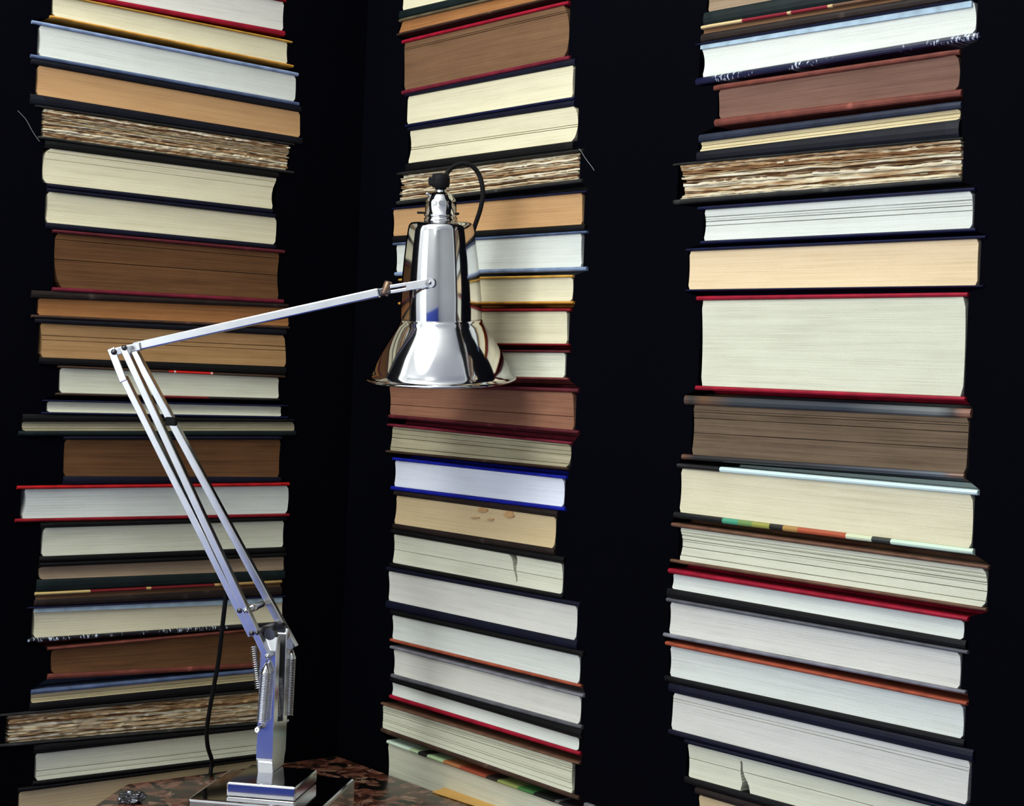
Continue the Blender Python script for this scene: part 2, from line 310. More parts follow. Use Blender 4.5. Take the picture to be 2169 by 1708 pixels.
RIGHT = [
 dict(P=(1498,-25,2027,-120,2027,-73,1498,25), k='dust', T=(1494,2032,8,K), B=(1491,2030,8,'greenblack'), l='grey-brown paged book cut off by the picture top, right stack'),
 dict(P=(1487,62,2030,-28,2030,-20,1487,72), k='umber', T=(1485,2032,8,('strip', [(0, (216,190,140)), (.18, (130,30,44)), (.37, (210,180,130)), (.385, (130,30,44)), (.53, (210,180,130)), (.55, (110,80,60))])), B=(1485,2032,6,'coffee'), n='paperback_book', l='slim paperback with cream and maroon cover, top of the right stack'),
 dict(P=(1482,96,2060,0,2063,69,1485,164), k='white', b=(5,2), T=(1473,2064,5,'navy'), B=(1474,2073,15,('flecks','navy')), s='band', l='bright white-paged navy book with pale blue top band, right stack'),
 dict(P=(1521,191,2026,116,2026,189,1522,251), k='maroon', b=(-2,3), T=(1511,2031,12,'leather'), B=(1513,2035,16,'leather'), l='brown-paged book with red leather boards, near the top of the right stack'),
 dict(P=(1482,302,2031,231,2029,253,1479,321), k='red_edge', b=(2,0), T=(1480,2035,17,'slate2'), B=(1476,2032,8,'ink'), g=3, l='thin cream-paged book above the ragged one, right stack'),
 dict(P=(1436,351,2033,296,2031,375,1438,422), k='ragged', b=(6,3), T=(1425,2038,6,'charcoal'), B=(1425,2037,11,'charcoal'), l='wide tattered deckle-edged book in the upper right stack'),
 dict(P=(1490,445,2057,405,2057,483,1488,510), k='white', b=(2,-1), T=(1478,2064,8,'navy'), B=(1484,2066,8,'navy'), g=4, l='white-paged navy book directly below the ragged one, right stack'),
 dict(P=(1459,533,2072,506,2069,604,1456,613), k='peach', b=(-1,-4), T=(1453,2087,7,'navy'), B=(1453,2082,5,'navy'), l='peach-paged navy hardback above the very thick red-boarded book, right stack'),
 dict(P=(1485,637,2043,629,2037,840,1483,817), k='pale', T=(1475,2049,10,'crimson'), B=(1473,2044,10,'crimson'), s='smudge', l='very thick white-paged book with red boards, middle of the right stack'),
 dict(P=(1467,858,2051,886,2044,1003,1463,963), k='bark', b=(1,-2), T=(1449,2055,20,('grad', [(0, (86,62,50)), (.03, (50,48,46)), (.08, (98,70,50)), (.2, (56,60,64)), (.6, (44,50,60)), (.9, (104,108,108)), (.95, (60,56,54)), (.98, (128,86,66))])), B=(1444,2042,12,('grad', [(0, (104,70,50)), (.035, (70,50,42)), (.06, (40,38,38)), (.5, (46,46,50)), (.8, (64,70,80)), (.93, (84,92,100)), (.97, (110,78,62))])), g=5, l='worn dark brown-paged old book with frayed boards, right stack'),
 dict(P=(1441,993,2058,1049,2055,1162,1437,1085), k='cream', T=(1434,2070,12,('strip', [(0, (22,22,24)), (.165, (206,228,226))])), B=(1427,2061,13,('strip', [(0, (20,22,24)), (.19, (70,150,120)), (.25, (110,140,80)), (.30, (150,150,70)), (.36, (30,30,26)), (.41, (170,130,70)), (.46, (170,80,50)), (.62, (206,214,180)), (.7, (40,44,40)), (.76, (200,222,200))])), l='cream-paged book with a pale mint cover strip, right stack'),
 dict(P=(1438,1118,2084,1206,2082,1287,1436,1186), k='pale', b=(5,4), T=(1422,2093,9,'brown'), B=(1420,2089,8,'brown'), g=8, l='wide brown-boarded book with lined pages jutting right, right stack'),
 dict(P=(1424,1216,2039,1316,2037,1356,1421,1247), k='white', T=(1415,2049,11,'crimson'), B=(1413,2046,7,K), l='slim white-paged book with a crimson top board, right stack'),
 dict(P=(1418,1276,2031,1384,2030,1460,1415,1342), k='grey', T=(1411,2049,9,'smoke'), B=(1405,2045,9,'grey'), l='grey-white paged book with grey boards, lower right stack'),
 dict(P=(1418,1369,2037,1494,2037,1566,1417,1432), k='white', T=(1409,2047,9,'orange'), B=(1408,2042,9,K), l='white-paged book with an orange upper board, lower right stack'),
 dict(P=(1425,1468,2054,1614,2047,1706,1420,1545), k='grey', b=(-2,-4), T=(1416,2060,13,'deepnavy'), B=(1416,2052,11,'deepnavy'), g=2, l='grey-white paged navy book directly above the torn one, right stack'),
 dict(P=(1455,1576,2030,1723,2030,1802,1457,1646), k='pale', T=(1450,2034,9,'deepnavy'), B=(1450,2034,9,K), g=1, s='tear', l='torn white-paged book with a dark gash, bottom of the right stack'),
 dict(P=(1478,1684,2010,1842,2010,1912,1478,1752), k='butter', T=(1472,2014,9,'coffee'), B=(1472,2014,9,'coffee'), l='butter-paged book at the bottom picture edge, lowest of the right stack'),
]
DEPTH = .15
def make_page_block(b, M, side, u0, z0, seed):
    rnd = random.Random(seed)
    (tlx, tlz), (trx, trz), (brx, brz), (blx, blz) = M['TL'], M['TR'], M['BR'], M['BL']
    s = b.get('s'); hgt = ((tlz - blz) + (trz - brz)) / 2
    bl_, br_ = M['bul']
    rows = {0.0: 0.0, 1.0: 0.0}
    for i in range(1, 10): rows[i / 10] = 0.0
    for _ in range(b.get('g', 0)):
        t = rnd.uniform(.08, .92); e = .0005 / hgt; d = rnd.uniform(.0012, .0035)
        rows[t - e] = 0.0; rows[t] = d; rows[t + e] = 0.0
    if s == 'tear':
        for i in range(40): rows[i / 40 + .0031] = 0.0
    ts = sorted(rows); nx = 120 if s == 'tear' else 13
    tearx = .735 if side == 'R' and tlx < .6 else .235
    verts, uvs, faces = [], [], []
    def edge(t):
        k = 4 * t * (1 - t)
        rc = .0022 * (max(0, 1 - t / .06) ** 2 + max(0, 1 - (1 - t) / .06) ** 2)      # softened corners
        return (blx + (tlx - blx) * t + bl_ * k + rc, blz + (tlz - blz) * t, brx + (trx - brx) * t + br_ * k - rc, brz + (trz - brz) * t)
    xs = [i / nx for i in range(nx + 1)]
    if s == 'tear': xs = sorted(set(xs + [tearx + k * .0022 for k in range(-14, 15)]))
    for t in ts:
        lu, lz, ru, rz = edge(t)
        for x in xs:
            y = FRONT + .003 + .002 * 4 * t * (1 - t) + rows[t] * (.75 + .5 * noise.noise((x * 5, t * 90, seed)))
            if s == 'tear':
                tt = t if side == 'R' and tlx < .6 else 1 - t           # gash opens at one board and tapers away from it
                if tt > .12 and True:
                    cx = tearx + (.02 if tearx > .5 else -.02) * (1 - tt) + .004 * math.sin(t * 9)
                    hw = .003 + .026 * max(0, tt - .2) ** 2
                    k = abs(x - cx) / hw
                    if k < 1: y += .05 * (1 - k ** 4) * min(1, (tt - .12) * 6)
            verts.append((lu + (ru - lu) * x - u0, y, lz + (rz - lz) * x - z0)); uvs.append((x * (ru - lu) + seed * .37, t * hgt + seed * .11))
    nc = len(xs); nr = len(ts)
    for r in range(nr - 1):
        for c in range(nc - 1): faces.append((r * nc + c, r * nc + c + 1, (r + 1) * nc + c + 1, (r + 1) * nc + c))
    base = len(verts)
    for t in ts:
        lu, lz, ru, rz = edge(t)
        for uu, zz, q in ((lu, lz, -DEPTH), (ru, rz, ru - lu + DEPTH)):
            verts.append((uu - u0, FRONT + DEPTH - .004, zz - z0)); uvs.append((q + seed * .37, t * hgt + seed * .11))
    for r in range(nr - 1):
        faces.append((r * nc, (r + 1) * nc, base + (r + 1) * 2, base + r * 2))
        faces.append((r * nc + nc - 1, base + r * 2 + 1, base + (r + 1) * 2 + 1, (r + 1) * nc + nc - 1))
        faces.append((base + r * 2, base + (r + 1) * 2, base + (r + 1) * 2 + 1, base + r * 2 + 1))
    faces.append(tuple([c for c in range(nc)][::-1] + [base, base + 1])); top = (nr - 1) * nc
    faces.append(tuple([top + c for c in range(nc)] + [base + nr * 2 - 1, base + nr * 2 - 2]))
    return verts, faces, uvs
def make_ragged(b, M, u0, z0, seed):
    """deckle-edged leaves: every leaf a wavy slab with its own torn front edge"""
    rnd = random.Random(seed); n = 30; nx = 70
    (tlx, tlz), (trx, trz), (brx, brz), (blx, blz) = M['TL'], M['TR'], M['BR'], M['BL']
    bl_, br_ = M['bul']; verts, faces, uvs, tone = [], [], [], []
    cuts = [0]
    for i in range(n): cuts.append(cuts[-1] + rnd.choice((.4, .6, .8, 1, 1.6, 2.4)))
    cuts = [c / cuts[-1] for c in cuts]
    for i in range(n):
        t0, t1 = cuts[i], cuts[i + 1]; tm = (t0 + t1) / 2; k = 4 * tm * (1 - tm)
        jl, jr = rnd.uniform(0, .003), rnd.uniform(-.003, 0); dep = rnd.uniform(0, .0022) + (.003 if rnd.random() < .25 else 0); tn = rnd.choice((-.08, .02, .14, .22, .3, .36, .4))
        ph = rnd.uniform(0, 50); base = len(verts); amp = min(.0016, (t1 - t0) * .02 + .0004)
        for x in range(nx + 1):
            f = x / nx
            w0 = amp * noise.noise((f * 11, ph * .2 + t0 * 3, 1.3)); w1 = amp * noise.noise((f * 11, ph * .2 + t1 * 3, 1.3))
            torn = .0024 * noise.noise((f * 30, ph, 2)) + .0016 * noise.noise((f * 90, ph, 7))
            y = FRONT + .003 + dep + torn
            for t, wv, yy in ((t0, w0, y + .0005), (t1, w1, y), (t0, w0, FRONT + DEPTH - .006), (t1, w1, FRONT + DEPTH - .006)):
                lu = blx + (tlx - blx) * t + bl_ * k + jl; ru = brx + (trx - brx) * t + br_ * k + jr
                lz = blz + (tlz - blz) * t; rz = brz + (trz - brz) * t
                lo, hi = .0002, .0002
                z = lz + (rz - lz) * f + (wv if .02 < t < .98 else 0)
                verts.append((lu + (ru - lu) * f - u0, yy, z - z0)); uvs.append((f * (ru - lu) + ph, t * .035 + ph)); tone.append(tn)
        for x in range(nx):
            a = base + x * 4; c = a + 4
            faces += [(a, c, c + 1, a + 1), (a + 1, c + 1, c + 3, a + 3), (a + 2, c + 2, c, a)]
        faces += [(base, base + 1, base + 3, base + 2), (base + nx * 4, base + nx * 4 + 2, base + nx * 4 + 3, base + nx * 4 + 1)]
    return verts, faces, uvs, tone
def make_board(name, ua, ub, ztop, zbot, u0, z0, mat, parent, y0=FRONT, seed=0, wob=0.0, swell=None):
    """a cover board: long slab with a rounded fore-edge, following the measured top and bottom lines"""
    n = 24; sec = ((.0, .5), (.0006, .18), (.002, .0), (.030, .0), (.032, .0), (DEPTH, .0), (DEPTH, 1.0), (.032, 1.0), (.030, 1.0), (.002, 1.0), (.0006, .82))
    verts, uvs, faces = [], [], []; m = len(sec)
    al = []
    for i in range(n + 1):
        f = i / n; u = ua + (ub - ua) * f
        e = min(f, 1 - f) * (ub - ua); sh = .0012 * max(0, 1 - e / .004)
        zt, zb = ztop(u), zbot(u)
        w = wob * noise.noise((u * 26, seed, 0)) if wob else 0
        ext = swell(u) if swell else 0.0      # behind the fore-edge the board swells until it meets its neighbour
        for dy, fz in sec:
            y = y0 + dy + (sh if dy < .01 else 0) + (abs(w) * .8 if dy < .01 else 0)
            z = zb + (zt - zb) * fz + (w * .25 if 0 < fz < 1 else 0)
            if dy > .031 and ext: z += ext if (ext > 0 and fz == 1) or (ext < 0 and fz == 0) else 0
            verts.append((u - u0, y, z - z0)); uvs.append((u + seed, z)); al.append(f)
    for i in range(n):
        for k in range(m):
            j = (k + 1) % m; faces.append((i * m + k, i * m + j, (i + 1) * m + j, (i + 1) * m + k))
    faces.append(tuple(range(m))[::-1]); faces.append(tuple(n * m + k for k in range(m)))
    o = mesh_obj(name, verts, faces, mat, parent, uvs=uvs)
    l2 = o.data.uv_layers.new(name='along')
    for lp in o.data.loops: l2.data[lp.index].uv = (al[lp.vertex_index], .5)
    return o
band_mat = simple('blue_stained_edge', lin((150, 172, 188)), .8, 0, .25, 60)
thread_mat = simple('thread', lin((120, 124, 120)), .8)
stain_mat = simple('paper_stain', lin((176, 138, 92)), .9, 0, .15, 90)
OUTLINE = {}      # stack outline on the wall, used to cut the niche that the stack sits in
def build_stack(side, books, group, key, seed0):
    M = []
    for b in books:
        p = b['P']; d = {n: on_wall(side, p[2 * i], p[2 * i + 1]) for i, n in enumerate(('TL', 'TR', 'BR', 'BL'))}
        ppm = (on_wall(side, p[0] + 50, p[1])[0] - d['TL'][0]) / 50, (d['TR'][0] - on_wall(side, p[2] - 50, p[3])[0]) / 50
        bu = b.get('b', (0, 0)); d['bul'] = (bu[0] * ppm[0], bu[1] * ppm[1])
        d['pt'] = line(d['TL'], d['TR']); d['pb'] = line(d['BL'], d['BR'])
        for c, (ya, yb) in (('T', (p[1], p[3])), ('B', (p[7], p[5]))):
            x0, x1, th, _ = b[c]
            ua, za = on_wall(side, x0, ya); ub, zb = on_wall(side, x1, yb)
            ha = za - on_wall(side, x0, ya + th)[1]; hb = zb - on_wall(side, x1, yb + th)[1]
            d[c + 'u'] = (ua, ub); d[c + 'h'] = line((ua, ha), (ub, hb))
        M.append(d)
    # share out the gap between neighbouring page blocks
    for i, d in enumerate(M):
        if i == 0: d['top'] = (lambda u, d=d: d['pt'](u) + d['Th'](u))
        if i == len(M) - 1: d['bot'] = (lambda u, d=d: d['pb'](u) - d['Bh'](u)); continue
        e = M[i + 1]; ba, bb = books[i]['B'][3], books[i + 1]['T'][3]
        dark = lambda c: c in ('black', 'ink', 'coffee', 'deepnavy', 'greenblack')
        def cut(u, d=d, e=e, da=dark(ba), db=dark(bb)):
            g = max(.0012, d['pb'](u) - e['pt'](u)); a, b_ = d['Bh'](u), e['Th'](u)
            if a + b_ > g or (da and db): k = g / (a + b_); a *= k; b_ *= k
            elif da: a = g - b_
            elif db: b_ = g - a
            return a, b_
        ua, ub = d['Bu']; d['bot'] = line((ua, d['pb'](ua) - cut(ua)[0]), (ub, d['pb'](ub) - cut(ub)[0]))
        if not dark(ba) and not dark(bb):
            def half(u, d=d, e=e, cut=cut):
                a_, b_ = cut(u); return max(0, d['pb'](u) - e['pt'](u) - a_ - b_) * .5 - .0002
            d['sw'] = lambda u, h=half: -max(0, h(u)); e['sw_t'] = lambda u, h=half: max(0, h(u))
        va, vb = e['Tu']; e['top'] = line((va, e['pt'](va) + cut(va)[1]), (vb, e['pt'](vb) + cut(vb)[1]))
    left, right = [], []
    for i, (b, d) in enumerate(zip(books, M)):
        seed = seed0 + i
        us = [d['TL'][0], d['BL'][0], d['TR'][0], d['BR'][0], *d['Tu'], *d['Bu']]; lo, hi = min(us) - .0015, max(us) + .0015
        u0 = (lo + hi) / 2; z0 = d['bot'](u0)
        root = empty(b.get('n', 'hardback_book'), FRAME[side] @ Matrix.Translation((u0, 0, z0)))
        tag(root, b['l'], 'book', group)
        if b['k'] == 'ragged':
            v, f, uv, tn = make_ragged(b, d, u0, z0, seed)
            pg = mesh_obj('page_block', v, f, ragged_mat(), root, uvs=uv)
            at = pg.data.attributes.new('tone', 'FLOAT', 'POINT'); at.data.foreach_set('value', tn); pg['label'] = 'ragged yellowed deckle-edged leaves'
        else:
            v, f, uv = make_page_block(b, d, side, u0, z0, seed)
            pg = mesh_obj('page_block', v, f, page_mat(b['k'], seed), root, uvs=uv)
        wob = .0022 if b['T'][3] in ('worn', 'leather', 'charcoal') else 0
        eps = .00015
        make_board('cover_board', *d['Tu'], lambda u: d['top'](u) - eps, lambda u: d['pt'](u) + eps, u0, z0, cover_mat(b['T'][3]), root, seed=seed * 1.3, wob=wob, swell=d.get('sw_t'))
        make_board('cover_board', *d['Bu'], lambda u: d['pb'](u) - eps, lambda u: d['bot'](u) + eps, u0, z0, cover_mat(b['B'][3]), root, seed=seed * 2.1, wob=wob, swell=d.get('sw'))
        ua, ub = max(d['Tu'][0], d['Bu'][0], d['TL'][0], d['BL'][0]), min(d['Tu'][1], d['Bu'][1], d['TR'][0], d['BR'][0])
        bm = bmesh.new()   # spine at the back
        q = [(ua - u0, d['bot'](ua) + eps - z0), (ub - u0, d['bot'](ub) + eps - z0), (ub - u0, d['top'](ub) - eps - z0), (ua - u0, d['top'](ua) - eps - z0)]
        bm_prism(bm, q, FRONT + DEPTH, FRONT + DEPTH + .004)
        bm_obj('spine', bm, cover_mat(b['B'][3] if isinstance(b['B'][3], str) else 'black'), root)
        if b.get('s') == 'band':    # stained strip of leaves under the top board
            tl, tr, br, bl = d['TL'], d['TR'], d['BR'], d['BL']
            hL, hR = (tl[1] - bl[1]) * .13, (tr[1] - br[1]) * .2
            bm = bmesh.new(); bm_prism(bm, [(tl[0] - u0 + .001, tl[1] - z0 - .0003), (tr[0] - u0 - .001, tr[1] - z0 - .0003), (tr[0] - u0 - .001, tr[1] - hR - z0), (tl[0] - u0 + .001, tl[1] - hL - z0)], FRONT + .0022, FRONT + .0046)
            bm_obj('stained_leaves', bm, band_mat, root)['label'] = 'blue-stained top leaves'
        if b.get('s') == 'stain':
            for n_, (sx, sy, rx, ry) in enumerate(((1021, 1081, 11, 6), (1077, 1090, 12, 8), (1004, 1097, 9, 1.6), (1037, 1101, 8, 1.6))):
                rr = random.Random(n_); ring = []
                for a_ in range(14):
                    q_ = .75 + .35 * rr.random(); uu, zz = on_wall(side, sx + rx * q_ * math.cos(a_ * math.pi / 7), sy + ry * q_ * math.sin(a_ * math.pi / 7))
                    ring.append((uu - u0, zz - z0))
                bm = bmesh.new(); bm_prism(bm, ring, FRONT + .0024, FRONT + .0058); bm_obj('stain', bm, stain_mat, root)
        if b.get('s') == 'thread':
            if side == 'L': px = [(82, 300), (78, 296), (66, 278), (54, 256), (44, 244), (35, 235)]
            else: px = [(1231, 316), (1236, 322), (1243, 334), (1251, 345), (1258, 354), (1263, 362)]
            pts = [(on_wall(side, *p) [0] - u0, FRONT - .0012, on_wall(side, *p)[1] - z0) for p in px]
            v, f = tube_mesh(spline(pts, 4), .00035, 5); mesh_obj('loose_thread', v, f, thread_mat, root)
        c = .0012; q = .0003
        pl_ = min(d['TL'][0], d['BL'][0], (d['TL'][0] + d['BL'][0]) / 2 + d['bul'][0]) - c; pr_ = max(d['TR'][0], d['BR'][0], (d['TR'][0] + d['BR'][0]) / 2 + d['bul'][1]) + c
        for lst, ut, up, ub_ in ((left, d['Tu'][0] - c, pl_, d['Bu'][0] - c), (right, d['Tu'][1] + c, pr_, d['Bu'][1] + c)):
            lst += [(ut, d['top'](ut) + (.001 if i == 0 else 0)), (ut, d['pt'](ut)), (up, d['pt'](up)), (up, d['pb'](up)), (ub_, d['pb'](ub_)), (ub_, d['bot'](ub_) - (.001 if i == len(M) - 1 else 0))]
    OUTLINE[key] = (side, left, right)
build_stack('L', LEFT, 'books in the left stack', 'left', 10)
build_stack('R', MID, 'books in the middle stack', 'mid', 60)
build_stack('R', RIGHT, 'books in the right stack', 'right', 110)

# ------------------------------------------------------------------ room shell
wall_black = simple('black_wall', (.0007, .0008, .0022), .85, 0, .2, 3, 0, .03)
plaster = simple('white_plaster', (.86, .87, .85), .9, 0, .03, 8, .1)
def book_wall(name, side, length):
    x0, x1 = (-length, 0) if side == 'L' else (0, length)
    loops = [[(x0, 0), (x1, 0), (x1, CEIL), (x0, CEIL)]]
    for s, l, r in OUTLINE.values():
        if s == side: loops.append(l + r[::-1])
    flat = [p for lp in loops for p in lp]
    tris = tessellate_polygon([[Vector((a, b, 0)) for a, b in lp] for lp in loops])
    n = len(flat); D = .165
    verts = [(a, 0, b) for a, b in flat] + [(a, D, b) for a, b in flat]
    faces = [tuple(t) for t in tris]; k = 0
    for lp in loops:
        m = len(lp)
        for i in range(m): faces.append((k + i, k + (i + 1) % m, n + k + (i + 1) % m, n + k + i))
        k += m
    verts += [(x0, D, 0), (x1, D, 0), (x1, D, CEIL), (x0, D, CEIL)]; faces.append((2 * n, 2 * n + 1, 2 * n + 2, 2 * n + 3))
    o = mesh_obj(name, verts, faces, wall_black); o.matrix_world = FRAME[side]
    bm = bmesh.new(); bm.from_mesh(o.data); bmesh.ops.recalc_face_normals(bm, faces=bm.faces[:]); bm.to_mesh(o.data); bm.free()
    return tag(o, kind='structure')
book_wall('wall_left', 'L', .98); book_wall('wall_right', 'R', 1.6)
PA, PB = CORNER - DL * LEN_L, CORNER + DR * LEN_R; PD = PA + PB - CORNER
def quad_slab(name, pts, z0, z1, mat):
    bm = bmesh.new(); bm_prism(bm, [(p.x, p.y) for p in pts], z0, z1, 'xy'); return tag(bm_obj(name, bm, mat), kind='structure')
quad_slab('wall_side', [PA, CORNER - DL * .9805, CORNER - DL * .9805 - DR * .165, PA - DR * .165], 0, CEIL, plaster)
quad_slab('wall_far', [PB, CORNER + DR * 1.6005, CORNER + DR * 1.6005 + DL * .165, PB + DL * .165], 0, CEIL, plaster)
floor_mat = simple('reflected_blue_floor', (.05, .08, .36), .95, 0, .1, 60, .3, .05)  # floor's blue made up so the lamp's chrome reflects it
big = [CORNER + (DL - DR) * .3, PB + (DL + DR) * .3, PD + (DR - DL) * .3, PA - (DL + DR) * .3]
quad_slab('floor', big, -.1, 0, floor_mat); quad_slab('ceiling', big, CEIL, CEIL + .1, plaster)
def window_wall(name, wname, key, p, q):
    m, w, h, z = WIN[key]; mi = m.inverted(); a, b_ = (mi @ p).x, (mi @ q).x
    a, b_ = min(a, b_), max(a, b_)
    bm = bmesh.new(); T = -.14
    for r in ((a, -w / 2, 0, CEIL), (w / 2, b_, 0, CEIL), (-w / 2, w / 2, 0, z), (-w / 2, w / 2, z + h, CEIL)): bm_box(bm, r[0], r[1], T, 0, r[2], r[3])
    o = bm_obj(name, bm, plaster); o.matrix_world = m; tag(o, kind='structure')
    root = empty(wname, m @ Matrix.Translation((0, 0, z))); tag(root, kind='structure')
    fr = simple('window_paint', (.7, .7, .68), .5); gl, nt, bb = new_mat('sky_pane')
    bb.inputs['Base Color'].default_value = (.5, .6, .75, 1); bb.inputs['Roughness'].default_value = .1
    bb.inputs['Emission Color'].default_value = (.75, .86, 1, 1); bb.inputs['Emission Strength'].default_value = 1.0
    bm = bmesh.new()
    for r in ((-w / 2, w / 2, 0, .05), (-w / 2, w / 2, h - .05, h), (-w / 2, -w / 2 + .05, .05, h - .05), (w / 2 - .05, w / 2, .05, h - .05), (-.02, .02, .05, h - .05)): bm_box(bm, r[0], r[1], .0, .05, r[2], r[3], .004)
    bm_obj('window_frame', bm, fr, root)
    bm = bmesh.new(); bm_box(bm, -w / 2, w / 2, -.03, -.02, 0, h); bm_obj('pane', bm, gl, root)
window_wall('wall_window', 'window_1', 'A', PA, PD)
reflection_blue = simple('reflection_blue', (.10, .17, .72), .6, 0, .06, 10)  # unseen blue panel, added only to tint reflections in the lamp base
_m = WIN['A'][0]; bm = bmesh.new(); bm_box(bm, .42, 3.2, .0, .03, .0, .62, .004); bm_box(bm, .42, 3.2, .0, .045, .62, .66, .004)
_w = bm_obj('reflection_panel_1', bm, reflection_blue); _w.matrix_world = _m; tag(_w, kind='structure')
grey_plaster = simple('grey_plaster', (.66, .67, .65), .9, 0, .05, 8, .1)
quad_slab('wall_back', [PB, PD, PD + DR * .12, PB + DR * .12], 0, CEIL, grey_plaster)

# ------------------------------------------------------------------ table
def on_plane(x, y, z):
    r = ray(x, y); t = (z - EYE.z) / r.z; return EYE + r * t
def marble():
    m, nt, b = new_mat('mottled_marble'); tc = N(nt, 'ShaderNodeTexCoord')
    nz = N(nt, 'ShaderNodeTexNoise'); nz.inputs['Scale'].default_value = 24; nz.inputs['Detail'].default_value = 7; nz.inputs['Distortion'].default_value = 1.2
    vo = N(nt, 'ShaderNodeTexVoronoi'); vo.inputs['Scale'].default_value = 55
    wr = N(nt, 'ShaderNodeMix', data_type='RGBA'); wr.inputs[0].default_value = .05
    n2 = N(nt, 'ShaderNodeTexNoise'); n2.inputs['Scale'].default_value = 40; n2.inputs['Detail'].default_value = 4
    nt.links.new(tc.outputs['Object'], nz.inputs['Vector']); nt.links.new(tc.outputs['Object'], n2.inputs['Vector'])
    nt.links.new(tc.outputs['Object'], wr.inputs[6]); nt.links.new(n2.outputs['Color'], wr.inputs[7]); nt.links.new(wr.outputs[2], vo.inputs['Vector'])
    sx = N(nt, 'ShaderNodeSeparateColor'); nt.links.new(vo.outputs['Color'], sx.inputs[0])
    ad = N(nt, 'ShaderNodeMath', operation='MULTIPLY_ADD'); ad.inputs[1].default_value = .55
    mm = N(nt, 'ShaderNodeMath', operation='MULTIPLY'); mm.inputs[1].default_value = .75; nt.links.new(nz.outputs['Fac'], mm.inputs[0])
    nt.links.new(sx.outputs[0], ad.inputs[0]); nt.links.new(mm.outputs[0], ad.inputs[2])
    r = ramp(nt, [(.36, lin((8, 10, 7))), (.48, lin((22, 20, 14))), (.56, lin((84, 44, 30))), (.64, lin((40, 24, 18))), (.72, lin((128, 88, 72))), (.82, lin((92, 44, 32))), (.92, lin((140, 112, 92)))])
    nt.links.new(ad.outputs[0], r.inputs[0]); nt.links.new(r.outputs[0], b.inputs['Base Color']); b.inputs['Roughness'].default_value = .22
    return m
t1 = on_plane(290, 1672, TABLE_Z)
nL, nR = Vector((math.sin(YAW), -math.cos(YAW), 0)), Vector((-math.cos(YAW), -math.sin(YAW), 0))
uL = (INV['L'] @ t1).x
def at(u, v): return CORNER + DL * u + nL * v        # u along the left wall (negative), v out of it
c0 = at(-.013, .020); tL = at(uL, .020); tF = Vector((tL.x - .035, 1.69, 0)); tE = Vector((.03, 1.60, 0)); tR = at(-.013, .68)
poly = [(p.x, p.y) for p in (c0, tL, tF, tE, tR)]
tc_ = sum((Vector((a, b, 0)) for a, b in poly), Vector()) / 5
table = empty('console_table', Matrix.Translation((tc_.x, tc_.y, 0)))
tag(table, 'brown mottled marble corner table under the chrome lamp', 'table')
bm = bmesh.new(); bm_prism(bm, [(a - tc_.x, b - tc_.y) for a, b in poly], TABLE_Z - .045, TABLE_Z, 'xy', .004)
bm_obj('table_top', bm, marble(), table)
wood = simple('dark_wood', (.05, .03, .02), .5, 0, .3, 12)
for a, b in poly:
    v = (Vector((a, b, 0)) - tc_); v = v - v.normalized() * .05
    bm = bmesh.new(); lathe(bm, [(0, 0), (.016, 0), (.02, .02), (.022, .35), (.03, .62), (.03, TABLE_Z - .0455), (0, TABLE_Z - .0455)], 16, Matrix.Translation(v)); bm_obj('leg', bm, wood, table, True)

# ------------------------------------------------------------------ the desk lamp
chrome = simple('polished_aluminium', (.68, .68, .69), .08, 1.0, .04, 30)
satin = simple('satin_aluminium', (.74, .75, .78), .2, 1.0, .06, 60)
steel = simple('spring_steel', (.62, .63, .66), .22, 1.0)
darkm = simple('dark_steel', (.10, .10, .11), .35, 1.0)
rubber = simple('black_rubber', (.004, .004, .005), .7, spec=.2)
PLATE, STEP = .034, .050                        # heights of the two tiers of the base above the table
fl, fr_, bk = (on_plane(477, 1658, TABLE_Z + STEP), on_plane(628, 1667, TABLE_Z + STEP), on_plane(687, 1630, TABLE_Z + STEP))
ex = (fr_ - fl).normalized(); ey = Vector((-ex.y, ex.x, 0)); w_step = (fr_ - fl).length; d_step = (bk - fr_).length
ey_ = (bk - fr_).normalized(); ey = (ey + ey_).normalized(); ex = Vector((ey.y, -ey.x, 0))
mid = (fl + fr_) / 2 + ey * d_step / 2; mid.z = TABLE_Z
LF = Matrix(((ex.x, ey.x, 0, mid.x), (ex.y, ey.y, 0, mid.y), (0, 0, 1, mid.z), (0, 0, 0, 1))); LI = LF.inverted(); L3 = LI.to_3x3()
lamp = empty('desk_lamp', LF); tag(lamp, 'polished chrome balanced-arm desk lamp with black cable on the marble table', 'lamp')
def LP(x, y, yl):
    d = L3 @ ray(x, y); e = LI @ EYE; t = (yl - e.y) / d.y; return e + d * t
def px_size(p): return (LF @ p - EYE).dot(ROT @ Vector((0, 0, -1))) / F
bm = bmesh.new(); bm_box(bm, -w_step / 2 - .036, w_step / 2 + .036, -d_step / 2 - .022, d_step / 2 + .036, .0005, PLATE, .003, seg=2); bp_ = bm_obj('base_plate', bm, chrome, lamp)
bm = bmesh.new(); bm_box(bm, -w_step / 2, w_step / 2, -d_step / 2, d_step / 2, PLATE, STEP, .0025, seg=3); bm_obj('base_step', bm, chrome, bp_)
